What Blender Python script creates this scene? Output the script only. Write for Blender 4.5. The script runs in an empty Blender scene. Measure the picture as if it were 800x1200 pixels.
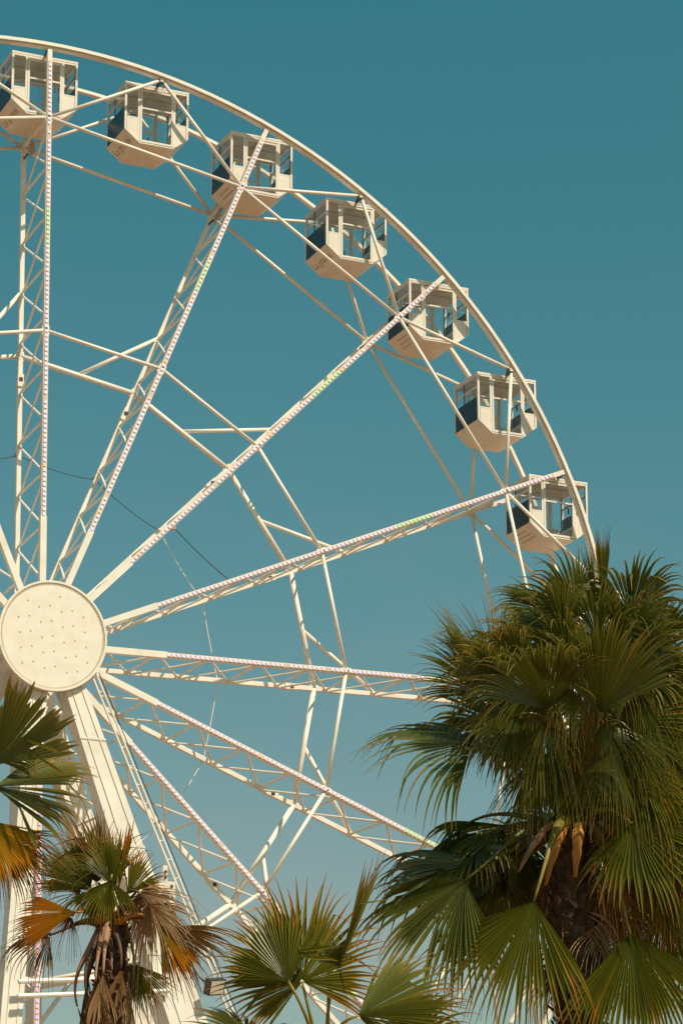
import bpy, math, random
import numpy as np
from mathutils import Vector, Matrix
rng = random.Random(11)
C = bpy.context.scene
R_ = math.radians
# ------------------------------------------------------------------ camera
CAM = Vector((0, 0, 1.6))
FPX, PITCH = 3216.57, 0.30444          # focal length in 1200-px-high picture units
cd = bpy.data.cameras.new('camera'); cam = bpy.data.objects.new('camera', cd)
C.collection.objects.link(cam); C.camera = cam
cam.location = CAM; cam.rotation_euler = (math.pi/2 + PITCH, 0, 0)
cd.sensor_fit = 'VERTICAL'; cd.sensor_height = 36; cd.lens = FPX/1200*36
cd.clip_start = 0.1; cd.clip_end = 20000
# ------------------------------------------------------------------ sky and sun
SUN_DIR = Vector((0.255, -0.246, 0.46)).normalized()
SUN_EL = math.asin(SUN_DIR.z); SUN_AZ = math.atan2(SUN_DIR.x, SUN_DIR.y)
w = bpy.data.worlds.new('World'); C.world = w; w.use_nodes = True
nt = w.node_tree; nt.nodes.clear()
sky = nt.nodes.new('ShaderNodeTexSky'); sky.sky_type = 'NISHITA'; sky.sun_disc = False
sky.sun_elevation = SUN_EL; sky.sun_rotation = SUN_AZ; sky.air_density = 1.0; sky.dust_density = 1.2; sky.ozone_density = 1.0
sep = nt.nodes.new('ShaderNodeSeparateColor'); com = nt.nodes.new('ShaderNodeCombineColor')   # teal colour grade of the sky, channel by channel
for ch, (gain, gam, top) in enumerate(((0.285, 2.12, 3.0), (1.09, 0.873, 60.0), (0.93, 0.812, 60.0))):
    mn = nt.nodes.new('ShaderNodeMath'); mn.operation = 'MINIMUM'; mn.inputs[1].default_value = top
    pw = nt.nodes.new('ShaderNodeMath'); pw.operation = 'POWER'; pw.inputs[1].default_value = gam
    ml = nt.nodes.new('ShaderNodeMath'); ml.operation = 'MULTIPLY'; ml.inputs[1].default_value = gain
    nt.links.new(sep.outputs[ch], mn.inputs[0]); nt.links.new(mn.outputs[0], pw.inputs[0]); nt.links.new(pw.outputs[0], ml.inputs[0]); nt.links.new(ml.outputs[0], com.inputs[ch])
bg = nt.nodes.new('ShaderNodeBackground'); bg.inputs[1].default_value = 0.10
wo = nt.nodes.new('ShaderNodeOutputWorld')
nt.links.new(sky.outputs[0], sep.inputs[0]); tcw = nt.nodes.new('ShaderNodeTexCoord'); mpw = nt.nodes.new('ShaderNodeMapping'); mpw.inputs['Scale'].default_value = (5, 5, 17); mpw.inputs['Location'].default_value = (0.3, 0, 0.55)
now = nt.nodes.new('ShaderNodeTexNoise'); now.inputs['Scale'].default_value = 1.6; now.inputs['Detail'].default_value = 6; now.inputs['Roughness'].default_value = 0.55
mrw = nt.nodes.new('ShaderNodeMapRange'); mrw.inputs[1].default_value = 0.46; mrw.inputs[2].default_value = 0.78; mrw.inputs[3].default_value = 0.0; mrw.inputs[4].default_value = 0.20
cmx = nt.nodes.new('ShaderNodeMix'); cmx.data_type = 'RGBA'; cmx.inputs[7].default_value = (3.3, 3.3, 3.4, 1)
nt.links.new(tcw.outputs['Generated'], mpw.inputs[0]); nt.links.new(mpw.outputs[0], now.inputs['Vector']); nt.links.new(now.outputs[0], mrw.inputs[0])
sxy = nt.nodes.new('ShaderNodeSeparateXYZ'); low = nt.nodes.new('ShaderNodeMapRange'); low.inputs[1].default_value = 0.33; low.inputs[2].default_value = 0.24   # only low in the sky
mlo = nt.nodes.new('ShaderNodeMath'); mlo.operation = 'MULTIPLY'
nt.links.new(tcw.outputs['Generated'], sxy.inputs[0]); nt.links.new(sxy.outputs[2], low.inputs[0]); nt.links.new(mrw.outputs[0], mlo.inputs[0]); nt.links.new(low.outputs[0], mlo.inputs[1])
nt.links.new(mlo.outputs[0], cmx.inputs[0]); nt.links.new(com.outputs[0], cmx.inputs[6]); nt.links.new(cmx.outputs[2], bg.inputs[0])
nt.links.new(bg.outputs[0], wo.inputs[0])
sl = bpy.data.lights.new('sun', 'SUN'); sl.energy = 4.75; sl.angle = R_(0.53); sl.color = (1.0, 0.835, 0.635)
so = bpy.data.objects.new('sun', sl); C.collection.objects.link(so)
so.rotation_euler = SUN_DIR.to_track_quat('Z', 'Y').to_euler(); so.location = (30, -30, 60)
vs = C.view_settings; vs.view_transform = 'Standard'; vs.look = 'None'; vs.exposure = 0.0; vs.gamma = 1.0; vs.use_curve_mapping = False
C.cycles.use_adaptive_sampling = False; C.cycles.use_denoising = True; C.cycles.denoising_prefilter = 'ACCURATE'
C.cycles.max_bounces = 10; C.cycles.transparent_max_bounces = 24
# ------------------------------------------------------------------ materials
def nodes(name):
    m = bpy.data.materials.new(name); m.use_nodes = True
    t = m.node_tree; return m, t, t.nodes['Principled BSDF']
def N(t, kind, **kw):
    n = t.nodes.new(kind)
    for k, v in kw.items(): setattr(n, k, v)
    return n
def mottled(name, col, col2, scale, rough, bump=0.0, detail=4, metal=0.0, lo=0.35, hi=0.65, spec=0.5):
    m, t, p = nodes(name)
    tc = N(t, 'ShaderNodeTexCoord'); no = N(t, 'ShaderNodeTexNoise')
    no.inputs['Scale'].default_value = scale; no.inputs['Detail'].default_value = detail
    t.links.new(tc.outputs['Object'], no.inputs['Vector'])
    cr = N(t, 'ShaderNodeValToRGB'); cr.color_ramp.elements[0].position = lo; cr.color_ramp.elements[1].position = hi
    cr.color_ramp.elements[0].color = (*col, 1); cr.color_ramp.elements[1].color = (*col2, 1)
    t.links.new(no.outputs[0], cr.inputs[0]); t.links.new(cr.outputs[0], p.inputs['Base Color'])
    p.inputs['Roughness'].default_value = rough; p.inputs['Metallic'].default_value = metal
    p.inputs['Specular IOR Level'].default_value = spec
    if bump:
        b = N(t, 'ShaderNodeBump'); b.inputs['Strength'].default_value = bump; b.inputs['Distance'].default_value = 0.02
        t.links.new(no.outputs[0], b.inputs['Height']); t.links.new(b.outputs[0], p.inputs['Normal'])
    return m
PAINT = mottled('white_paint', (0.72, 0.68, 0.60), (0.83, 0.80, 0.73), 1.7, 0.42, lo=0.25, hi=0.6)
PAINT2 = mottled('weathered_white_paint', (0.62, 0.56, 0.48), (0.80, 0.76, 0.69), 0.9, 0.5, lo=0.3, hi=0.62, detail=8)
HULL = mottled('cabin_shell_paint', (0.72, 0.68, 0.61), (0.80, 0.76, 0.69), 2.5, 0.35)
DISC = mottled('hub_cover_paint', (0.76, 0.72, 0.63), (0.82, 0.79, 0.71), 3.0, 0.5)
STUD = mottled('brass_stud', (0.54, 0.44, 0.27), (0.60, 0.50, 0.32), 4, 0.5)
DARK = mottled('dark_hardware', (0.02, 0.02, 0.022), (0.05, 0.045, 0.04), 12, 0.5)
NAVY = mottled('navy_panel', (0.012, 0.015, 0.024), (0.022, 0.026, 0.038), 5, 0.3)
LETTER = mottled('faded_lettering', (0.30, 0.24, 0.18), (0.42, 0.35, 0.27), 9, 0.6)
STRIPE = mottled('underside_stripe', (0.40, 0.34, 0.27), (0.48, 0.42, 0.34), 9, 0.6)
GREYM = mottled('cabin_ceiling_liner', (0.58, 0.53, 0.46), (0.64, 0.59, 0.52), 6, 0.6)
GASKET = mottled('window_gasket', (0.07, 0.068, 0.06), (0.12, 0.11, 0.10), 8, 0.5)
LEDBASE = mottled('light_strip_backing', (0.60, 0.50, 0.41), (0.68, 0.58, 0.48), 6, 0.6)
CABLE_D = mottled('dark_cable', (0.03, 0.03, 0.032), (0.06, 0.055, 0.05), 20, 0.5)
RUST = mottled('lamp_housing_metal', (0.34, 0.24, 0.15), (0.5, 0.38, 0.27), 9, 0.5)
PAVE = mottled('paving', (0.235, 0.115, 0.048), (0.30, 0.155, 0.068), 0.6, 0.9, bump=0.2, detail=10)
CONC = mottled('concrete', (0.33, 0.31, 0.28), (0.42, 0.40, 0.36), 3, 0.9, bump=0.3, detail=10)
def led(name, col, base, s):
    m, t, p = nodes(name)
    p.inputs['Base Color'].default_value = (*base, 1); p.inputs['Roughness'].default_value = 0.3
    p.inputs['Emission Color'].default_value = (*col, 1); p.inputs['Emission Strength'].default_value = s
    m.cycles.emission_sampling = 'NONE'
    return m
LED_W = led('lit_lavender_led', (0.80, 0.58, 1.0), (0.78, 0.70, 0.84), 0.30)
LED_G = led('lit_green_led', (0.15, 0.95, 0.25), (0.5, 0.72, 0.45), 0.4)
LED_M = led('lit_magenta_led', (0.9, 0.25, 0.85), (0.7, 0.5, 0.68), 0.5)
LED_O = led('lit_orange_led', (1.0, 0.35, 0.08), (0.7, 0.5, 0.4), 0.6)
def glass():
    m = bpy.data.materials.new('tinted_window_glass'); m.use_nodes = True; t = m.node_tree; t.nodes.clear()
    o = N(t, 'ShaderNodeOutputMaterial'); mx = N(t, 'ShaderNodeMixShader'); tr = N(t, 'ShaderNodeBsdfTransparent'); gl = N(t, 'ShaderNodeBsdfGlossy')
    tr.inputs[0].default_value = (0.965, 0.985, 0.985, 1); gl.inputs[0].default_value = (0.9, 0.9, 0.9, 1); gl.inputs['Roughness'].default_value = 0.03
    lw = N(t, 'ShaderNodeLayerWeight'); lw.inputs[0].default_value = 0.5
    pw = N(t, 'ShaderNodeMath', operation='POWER'); pw.inputs[1].default_value = 4.0; t.links.new(lw.outputs['Facing'], pw.inputs[0])
    fr = N(t, 'ShaderNodeMath', operation='MULTIPLY_ADD'); fr.inputs[1].default_value = 0.5; fr.inputs[2].default_value = 0.03; t.links.new(pw.outputs[0], fr.inputs[0])
    t.links.new(fr.outputs[0], mx.inputs[0]); t.links.new(tr.outputs[0], mx.inputs[1]); t.links.new(gl.outputs[0], mx.inputs[2]); t.links.new(mx.outputs[0], o.inputs[0])
    return m
GLASS = glass()
def leafmat(name, stops, trans=0.35, rough=0.30, spec=0.65):
    """palm blade: real colour runs from hub to tip through the 'leafpos' attribute, varied from frond to frond"""
    m = bpy.data.materials.new(name); m.use_nodes = True; t = m.node_tree; p = t.nodes['Principled BSDF']; o = t.nodes['Material Output']
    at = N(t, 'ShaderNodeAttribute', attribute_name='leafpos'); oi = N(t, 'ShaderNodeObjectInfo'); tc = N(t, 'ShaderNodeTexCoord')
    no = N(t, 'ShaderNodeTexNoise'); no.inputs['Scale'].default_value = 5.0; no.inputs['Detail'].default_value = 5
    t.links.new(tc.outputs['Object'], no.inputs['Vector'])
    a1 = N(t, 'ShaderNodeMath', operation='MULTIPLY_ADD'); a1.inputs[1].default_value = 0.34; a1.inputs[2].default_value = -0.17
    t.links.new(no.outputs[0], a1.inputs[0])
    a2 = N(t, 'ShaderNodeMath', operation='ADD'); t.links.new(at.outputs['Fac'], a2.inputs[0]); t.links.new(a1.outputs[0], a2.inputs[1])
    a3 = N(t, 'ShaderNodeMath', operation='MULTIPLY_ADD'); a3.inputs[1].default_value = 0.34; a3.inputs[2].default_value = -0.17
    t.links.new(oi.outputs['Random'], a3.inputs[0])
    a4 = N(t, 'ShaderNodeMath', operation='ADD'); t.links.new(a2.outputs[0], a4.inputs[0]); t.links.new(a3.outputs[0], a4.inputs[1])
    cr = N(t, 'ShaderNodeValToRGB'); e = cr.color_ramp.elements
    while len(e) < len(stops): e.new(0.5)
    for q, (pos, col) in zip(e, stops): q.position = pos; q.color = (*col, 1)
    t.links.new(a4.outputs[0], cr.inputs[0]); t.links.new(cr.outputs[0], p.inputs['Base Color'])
    p.inputs['Roughness'].default_value = rough; p.inputs['Specular IOR Level'].default_value = spec
    tl = N(t, 'ShaderNodeBsdfTranslucent'); t.links.new(cr.outputs[0], tl.inputs[0])
    mx = N(t, 'ShaderNodeMixShader'); mx.inputs[0].default_value = trans
    t.links.new(p.outputs[0], mx.inputs[1]); t.links.new(tl.outputs[0], mx.inputs[2]); t.links.new(mx.outputs[0], o.inputs[0])
    return m
LM = {
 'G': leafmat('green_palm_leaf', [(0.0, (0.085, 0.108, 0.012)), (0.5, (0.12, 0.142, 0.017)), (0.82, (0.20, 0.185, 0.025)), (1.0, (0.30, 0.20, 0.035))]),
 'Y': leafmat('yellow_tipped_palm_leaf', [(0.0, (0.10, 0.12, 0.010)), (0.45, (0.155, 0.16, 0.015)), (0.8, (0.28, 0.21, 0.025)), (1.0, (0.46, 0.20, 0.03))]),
 'O': leafmat('orange_palm_leaf', [(0.0, (0.34, 0.24, 0.014)), (0.35, (0.54, 0.28, 0.012)), (0.7, (0.68, 0.26, 0.012)), (1.0, (0.36, 0.18, 0.06))], trans=0.35),
 'B': leafmat('browning_palm_leaf', [(0.0, (0.13, 0.085, 0.012)), (0.4, (0.20, 0.095, 0.012)), (0.7, (0.22, 0.12, 0.05)), (1.0, (0.20, 0.13, 0.08))], rough=0.6),
 'D': leafmat('dead_palm_leaf', [(0.0, (0.28, 0.16, 0.07)), (0.5, (0.44, 0.29, 0.15)), (1.0, (0.50, 0.36, 0.21))], trans=0.15, rough=0.75, spec=0.2),
}
STALK = {'G': mottled('green_stalk', (0.07, 0.075, 0.012), (0.14, 0.11, 0.022), 3, 0.4),
         'Y': mottled('lime_stalk', (0.16, 0.15, 0.015), (0.26, 0.20, 0.03), 3, 0.4),
         'O': mottled('orange_stalk', (0.48, 0.20, 0.04), (0.58, 0.29, 0.07), 3, 0.45),
         'B': mottled('brown_stalk', (0.07, 0.04, 0.022), (0.16, 0.09, 0.045), 5, 0.6),
         'D': mottled('dead_stalk', (0.34, 0.20, 0.10), (0.46, 0.30, 0.17), 5, 0.7)}
BARK = mottled('palm_bark', (0.028, 0.017, 0.010), (0.13, 0.075, 0.04), 9, 0.9, bump=0.8, detail=9)
BOOT = mottled('leaf_base_fibre', (0.016, 0.010, 0.006), (0.11, 0.055, 0.025), 7, 0.85, bump=0.5, detail=9)
# ------------------------------------------------------------------ mesh helpers
class MB:
    def __init__(s): s.v = []; s.f = []; s.m = []; s.mats = []
    def mi(s, m):
        if m not in s.mats: s.mats.append(m)
        return s.mats.index(m)
    def add(s, vs, fs, m):
        o = len(s.v); s.v += [tuple(x) for x in vs]; i = s.mi(m)
        for f in fs: s.f.append(tuple(o+k for k in f)); s.m.append(i)
    def box(s, c, h, m, rot=None):
        c = Vector(c); vs = []
        for x in (-1, 1):
            for y in (-1, 1):
                for z in (-1, 1):
                    p = Vector((x*h[0], y*h[1], z*h[2]))
                    if rot is not None: p = rot @ p
                    vs.append(c+p)
        s.add(vs, [(0,1,3,2),(4,6,7,5),(0,4,5,1),(2,3,7,6),(0,2,6,4),(1,5,7,3)], m)
    def tube(s, pts, r, m, n=8, cap=True):
        pts = [Vector(p) for p in pts]; rr = r if isinstance(r, (list, tuple)) else [r]*len(pts)
        vs = []; prev = None
        for i, p in enumerate(pts):
            d = (pts[min(i+1, len(pts)-1)]-pts[max(i-1, 0)]).normalized()
            if prev is None:
                a = Vector((0, 0, 1)) if abs(d.z) < 0.9 else Vector((0, 1, 0))
                prev = d.cross(a).normalized()
            prev = (prev-d*prev.dot(d)).normalized(); q = d.cross(prev)
            for k in range(n):
                t = 2*math.pi*k/n; vs.append(p+(prev*math.cos(t)+q*math.sin(t))*rr[i])
        fs = [(i*n+k, i*n+(k+1) % n, (i+1)*n+(k+1) % n, (i+1)*n+k) for i in range(len(pts)-1) for k in range(n)]
        if cap: fs += [tuple(range(n-1, -1, -1)), tuple((len(pts)-1)*n+k for k in range(n))]
        s.add(vs, fs, m)
    def beam(s, a, b, hw, hh, m, up=(0, 1, 0)):
        """rectangular bar from a to b; hh is the half size along 'up'"""
        a = Vector(a); b = Vector(b); d = (b-a).normalized(); u = Vector(up); u = (u-d*u.dot(d)).normalized(); q = d.cross(u)
        s.box((a+b)/2, ((b-a).length/2, hw, hh), m, Matrix((d, q, u)).transposed())
    def build(s, name, parent=None, smooth=False, mat=None):
        me = bpy.data.meshes.new(name); me.from_pydata(s.v, [], s.f)
        for m in s.mats: me.materials.append(m)
        me.polygons.foreach_set('material_index', s.m)
        if smooth: me.polygons.foreach_set('use_smooth', [True]*len(s.f))
        me.update()
        o = bpy.data.objects.new(name, me); C.collection.objects.link(o)
        if parent: o.parent = parent
        return o
def thing(name, label, cat, loc=(0, 0, 0), rz=0, group=None):
    o = bpy.data.objects.new(name, None); C.collection.objects.link(o); o.empty_display_size = 0.3
    o.location = loc; o.rotation_euler = (0, 0, rz); o['label'] = label; o['category'] = cat
    if group: o['group'] = group
    return o
# ------------------------------------------------------------------ ground
g = MB(); g.add([(-3000, -3000, 0), (3000, -3000, 0), (3000, 6000, 0), (-3000, 6000, 0)], [(0, 1, 2, 3)], PAVE)
go = g.build('ground'); go['kind'] = 'structure'
# ------------------------------------------------------------------ the wheel
HUB = Vector((-8.21069, 69.76802, 18.02697+1.6)); YAW = 0.42726; PH = 1.59085
RR, RJ, RM, RB, WW = 17.0, 14.9116, 8.668, 10.55, 1.08
NS = 16
def P(r, k, y):
    a = PH-k*2*math.pi/NS
    return Vector((r*math.cos(a), y, r*math.sin(a)))
wheel = thing('ferris_wheel', 'tall white ferris wheel of lattice spokes with lights and a round studded hub cover', 'ferris wheel', HUB, YAW)
def ring(mb, r0, r1, y0, y1, m, n=192):
    vs = []
    for i in range(n):
        a = 2*math.pi*i/n; c, s_ = math.cos(a), math.sin(a)
        vs += [(r0*c, y0, r0*s_), (r1*c, y0, r1*s_), (r1*c, y1, r1*s_), (r0*c, y1, r0*s_)]
    fs = []
    for i in range(n):
        j = (i+1) % n
        for k in range(4): fs.append((i*4+k, i*4+(k+1) % 4, j*4+(k+1) % 4, j*4+k))
    mb.add(vs, fs, m)
for sg in (-1, 1):                                          # deep channel with a proud outer flange and a dark ring painting in the shaded gap between
    mb = MB(); F = sg*(WW+0.06); ya, yb = sorted((F, F-sg*0.16)); ring(mb, 16.985, 17.075, ya, yb, PAINT)
    rim = mb.build('rim', wheel)
    mb = MB(); ya, yb = sorted((F+sg*0.018, F+sg*0.07)); ring(mb, 17.03, 17.125, ya, yb, PAINT)
    ya, yb = sorted((F-sg*0.002, F+sg*0.02)); ring(mb, 17.045, 17.07, ya, yb, DARK)
    mb.build('rim_flange', rim)
def bar(name, a, b, r, parent=wheel, m=PAINT, n=12):
    mb = MB(); mb.tube([a, b], r, m, n); return mb.build(name, parent, smooth=True)
for k in range(NS):
    rad = P(1, k, 0); tan = Vector((rad.z, 0, -rad.x))
    mb = MB()
    mb.beam(P(0.85, k, -WW), P(3.45, k, -WW), 0.085, 0.085, PAINT)
    mb.beam(P(3.45, k, -WW), P(RR-0.01, k, -WW), 0.068, 0.068, PAINT)
    mb.beam(P(0.85, k, WW), P(RR-0.01, k, WW), 0.062, 0.062, PAINT)
    sp = mb.build('spoke', wheel)
    mb = MB()                                              # lattice between the two tubes of the spoke
    r0, pitch = 1.70, 1.467
    for i in range(9):
        a0 = r0+pitch*i; a1 = a0+pitch
        mb.tube([P(a0, k, WW-0.05), P(a0+0.04, k, -WW+0.06)], 0.034, PAINT, 8)
        mb.tube([P(a0+0.10, k, -WW+0.06), P(a1-0.06, k, WW-0.05)], 0.034, PAINT, 8)
        mb.tube([P(a0+0.06, k, WW-0.03)+tan*0.05, P(a1-0.03, k, -WW+0.05)+tan*0.05], 0.030, PAINT, 8)
    mb.tube([P(RJ, k, -WW+0.05), P(RJ, k, WW-0.05)], 0.045, PAINT, 8)
    mb.build('lattice', sp)
    mb = MB(); rs = 3.5; nled = 0                          # strip of small lamps along the outer tube
    mb.beam(P(3.5, k, -WW-0.075), P(16.6, k, -WW-0.075), 0.05, 0.006, LEDBASE)
    rot = Matrix((rad, tan, Vector((0, 1, 0)))).transposed()
    rg = rng.uniform(11.0, 11.25)
    while rs < 16.55:
        col = LED_G if rg < rs < rg+1.15 else LED_W
        if col is LED_W and rng.random() < 0.03: col = LED_O
        if k in (7, 8, 9) and col is LED_W: col = LED_M
        if rng.random() > 0.03: mb.box(P(rs, k, -WW-0.088), (0.034, 0.034, 0.014), col, rot)
        rs += 0.135; nled += 1
    mb.build('light_strip', sp)
    for r in (RJ, RM):                                     # bolted joint plates
        for y in (-WW, WW):
            mb = MB(); mb.beam(P(r-0.13, k, y), P(r+0.13, k, y), 0.10, 0.03, PAINT); mb.box(P(r, k, y-0.078 if y < 0 else y+0.078), (0.03, 0.012, 0.03), DARK)
            mb.build('joint_plate', sp)
    mb = MB(); mb.beam(P(RM-0.9, k, WW-0.02), P(RM-0.55, k, WW-0.02), 0.085, 0.085, PAINT); mb.box(P(RM-0.7, k, WW-0.11), (0.05, 0.012, 0.05), DARK); mb.build('splice_clamp', sp)
    mb = MB()                                              # black pivot bearings at the rim
    for y in (-WW, WW):
        mb.box(P(RR-0.10, k, y), (0.05, 0.075, 0.05), DARK, rot)
        mb.tube([P(RR-0.05, k, y)+tan*0.02, P(RR-0.12, k, y)+tan*0.10, P(RR-0.25, k, y)+tan*0.12, P(RR-0.27, k, y)+tan*0.02], 0.012, DARK, 5)
    mb.build('cabin_bearing', sp)
    if k % 2 == 0 or k == 1:
        mb = MB(); c = P(RJ-0.35, k, WW-0.75); vs = []; n = 18   # oval lamp housing beside the outer joint
        for j in range(n):
            t = 2*math.pi*j/n; q = rad*math.cos(t)*0.27+Vector((0, 1, 0))*math.sin(t)*0.12
            vs += [c+q-tan*0.04, c+q+tan*0.04]
        fs = [(2*j, 2*((j+1) % n), 2*((j+1) % n)+1, 2*j+1) for j in range(n)]+[tuple(2*j+1 for j in range(n)), tuple(2*j for j in range(n-1, -1, -1))]
        mb.add(vs, fs, RUST); mb.tube([c, P(RJ-0.35, k, WW)], 0.03, DARK, 6); mb.build('lamp_housing', sp)
    for y in (-WW, WW):
        bar('ring_bar', P(RJ, k, y), P(RJ, k+1, y), 0.05)
        bar('ring_bar', P(RM, k, y), P(RM, k+1, y), 0.052 if y < 0 else 0.075)
        for d in (0, 1): bar('rim_brace', P(RJ, k+d, y), P(RR-0.03, k+0.5, y), 0.05)
        mb = MB(); mb.box(P(RR-0.10, k+0.5, y), (0.07, 0.06, 0.055), DARK)
        mb.box(P(RR-0.06, k+0.5, y), (0.045, 0.07, 0.045), PAINT)
        tn = P(1, k+0.5, 0); tn = Vector((tn.z, 0, -tn.x)); c = P(RR-0.05, k+0.5, y)
        mb.tube([c, c-P(0.12, k+0.5, 0)+tn*0.14, c-P(0.25, k+0.5, 0)+tn*0.08], 0.012, DARK, 5)
        mb.build('cabin_bearing', wheel)
    bar('diagonal_brace', (P(RM, k, WW)+P(RM, k+1, WW))/2, P(RB, k+1, WW), 0.06)
    a = P(5.83, k, WW+0.08); b = P(5.83, k+1, WW+0.08); mb = MB()
    sag = [a.lerp(b, i/8)+Vector((0, 0, -0.10*(1-(2*i/8-1)**2))) for i in range(9)]
    dk = k in (15, 0, 1)
    mb.tube(sag, 0.011 if dk else 0.013, CABLE_D if dk else PAINT, 5)
    mb.box(a, (0.06, 0.05, 0.06), DARK if k in (0, 1) else PAINT); mb.build('ring_cable', wheel, smooth=False)
a = P(7.0, 2, -WW-0.1)+Vector((0.15, 0, -0.12)); b = P(5.9, 3, -WW+0.1); mb = MB()
a = P(5.1, 2, -WW); b = P(5.75, 3, -WW)
mb.tube([a.lerp(b, i/8)+Vector((0, 0, -0.06*(1-(2*i/8-1)**2))) for i in range(9)], 0.013, CABLE_D, 5)
mb.box(a+Vector((0.06, 0, -0.05)), (0.05, 0.05, 0.07), RUST); mb.build('hanging_cable', wheel)
# hub
mb = MB()
def cyl(mb, y0, y1, r, m, n=64, r2=None):
    r2 = r if r2 is None else r2
    vs = [(r*math.cos(2*math.pi*i/n), y0, r*math.sin(2*math.pi*i/n)) for i in range(n)]+[(r2*math.cos(2*math.pi*i/n), y1, r2*math.sin(2*math.pi*i/n)) for i in range(n)]
    mb.add(vs, [(i, (i+1) % n, n+(i+1) % n, n+i) for i in range(n)]+[tuple(range(n-1, -1, -1)), tuple(range(n, 2*n))], m)
cyl(mb, -1.12, 1.12, 0.62, PAINT)
for y in (-WW, WW): cyl(mb, y-0.10, y+0.10, 0.95, PAINT)
mb.build('hub_drum', wheel)
mb = MB(); cyl(mb, -2.03, -1.93, 1.41, DISC, 96)
ring(mb, 1.40, 1.455, -2.06, -1.92, DISC, 96); cyl(mb, -1.93, -1.86, 0.9, DISC, 48)
for i in range(150):
    a = 2*math.pi*i/150; mb.box((1.365*math.cos(a), -2.036, 1.365*math.sin(a)), (0.014, 0.008, 0.014), STUD)
ca, sa = math.cos(0.12), math.sin(0.12)
for i in range(-4, 5):
    for j in range(-6, 7):
        x = i*0.30; z = j*0.20+(0.1 if i % 2 else 0)
        if (i+j) % 2: continue
        x, z = x*ca+z*sa*-1, x*sa*-1.0+z*ca
        if math.hypot(x, z) < 1.16: mb.box((x, -2.035, z), (0.016, 0.008, 0.016), STUD)
mb.build('hub_cover', wheel)
# ------------------------------------------------------------------ tower that carries the wheel
tower = thing('wheel_support', 'white steel tower legs holding up the ferris wheel hub', 'support tower', (HUB.x, HUB.y, 0), YAW)
HZ = HUB.z
mb = MB(); cyl(mb, -1.85, 1.85, 0.42, PAINT)
mb.v = [(x, y, z+HZ) for x, y, z in mb.v]; mb.build('axle', tower)
def leg(top, foot, w0, w1, d0, d1, m=PAINT, seam=True):
    """tapered box leg: w across the wheel plane, d along the axle"""
    top = Vector(top); foot = Vector(foot); mb = MB(); vs = []
    for p, ww_, dd in ((top, w0, d0), (foot, w1, d1)):
        vs += [p+Vector((-ww_, -dd, 0)), p+Vector((ww_, -dd, 0)), p+Vector((ww_, dd, 0)), p+Vector((-ww_, dd, 0))]
    mb.add(vs, [(0, 1, 2, 3), (4, 7, 6, 5), (0, 4, 5, 1), (1, 5, 6, 2), (2, 6, 7, 3), (3, 7, 4, 0)], m)
    o = mb.build('leg', tower)
    mb = MB()
    for t in (0.12, 0.26, 0.40, 0.55, 0.70, 0.85):         # bolted flange bands and rib strips
        p = top.lerp(foot, t); a_ = w0+(w1-w0)*t+0.02; b_ = d0+(d1-d0)*t+0.02
        mb.box(p, (a_, b_, 0.025), m)
    for sx in (-0.42, 0.55):
        A = top.lerp(foot, 0.02)+Vector((sx*w0, -d0-0.012, 0)); B = foot+Vector((sx*w1, -d1-0.012, 0))
        mb.beam(A, B, 0.012, 0.012, PAINT2)
    mb.build('flange', o)
    mb = MB(); mb.box(foot+Vector((0, 0, 0.03)), (w1+0.25, d1+0.25, 0.03), m); mb.box(foot+Vector((0, 0, -0.02)), (w1+0.5, d1+0.5, 0.13), CONC); mb.build('foot_plate', o)
    return o
leg((0.32, -1.60, HZ-0.25), (7.45, -2.4, 0.06), 0.27, 0.80, 0.24, 0.40)
leg((-0.22, -1.60, HZ-0.25), (-1.40, -2.4, 0.06), 0.25, 0.30, 0.20, 0.25)
leg((0.66, 1.62, HZ-0.1), (8.2, 2.4, 0.06), 0.30, 0.52, 0.28, 0.40)
leg((0.72, 1.62, HZ-0.3), (1.45, 1.9, 0.06), 0.16, 0.18, 0.16, 0.18)
mb = MB()                                                   # slim twin rail with a cable beside the main leg
A = Vector((1.10, -1.9, HZ-0.85)); B = Vector((9.5, -2.6, 0.0)); off = Vector((0.13, 0, 0.03))
mb.tube([A, B], 0.035, PAINT, 6); mb.tube([A+off, B+off], 0.03, PAINT, 6); mb.tube([A+off*1.6, B+off*1.6], 0.012, DARK, 5)
for i in range(40): p = A.lerp(B, i/40); mb.beam(p, p+off, 0.012, 0.012, PAINT)
mb.build('cable_rail', tower)
mb = MB(); p = Vector((3.05, -2.45, HZ-6.3))
mb.box(p, (0.22, 0.10, 0.12), PAINT2); mb.box(p+Vector((-0.05, -0.02, 0.30)), (0.06, 0.06, 0.22), PAINT2); mb.box(p+Vector((0.14, -0.05, -0.30)), (0.08, 0.06, 0.22), PAINT2)
for dx, dz in ((-0.05, 0.36), (-0.05, 0.22), (0.12, 0.0), (0.14, -0.3)): mb.box(p+Vector((dx, -0.11, dz)), (0.03, 0.015, 0.03), DARK)
mb.tube([p+Vector((0.14, 0, -0.4)), p+Vector((0.55, 0, -1.6))], 0.05, DARK, 6); mb.build('winch_bracket', tower)
mb = MB(); p = Vector((4.35, -2.6, HZ-8.75)); rt = Matrix.Rotation(0.4, 3, 'X') @ Matrix.Rotation(0.35, 3, 'Z')
mb.box(p, (0.26, 0.10, 0.20), DARK, rt); mb.box(p+rt @ Vector((0, -0.105, 0)), (0.22, 0.01, 0.165), GREYM, rt)
mb.tube([p+Vector((0, 0.1, 0)), p+Vector((-0.35, 0.2, 0.25))], 0.03, DARK, 6); mb.build('floodlight', tower)
mb = MB()                                                   # cross ties low on the left
for z in (HZ-8.9, HZ-9.25, HZ-10.6): mb.tube([(-0.75, -2.5, z), (3.2, -2.4, z+0.35)], 0.06, PAINT, 8)
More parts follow.
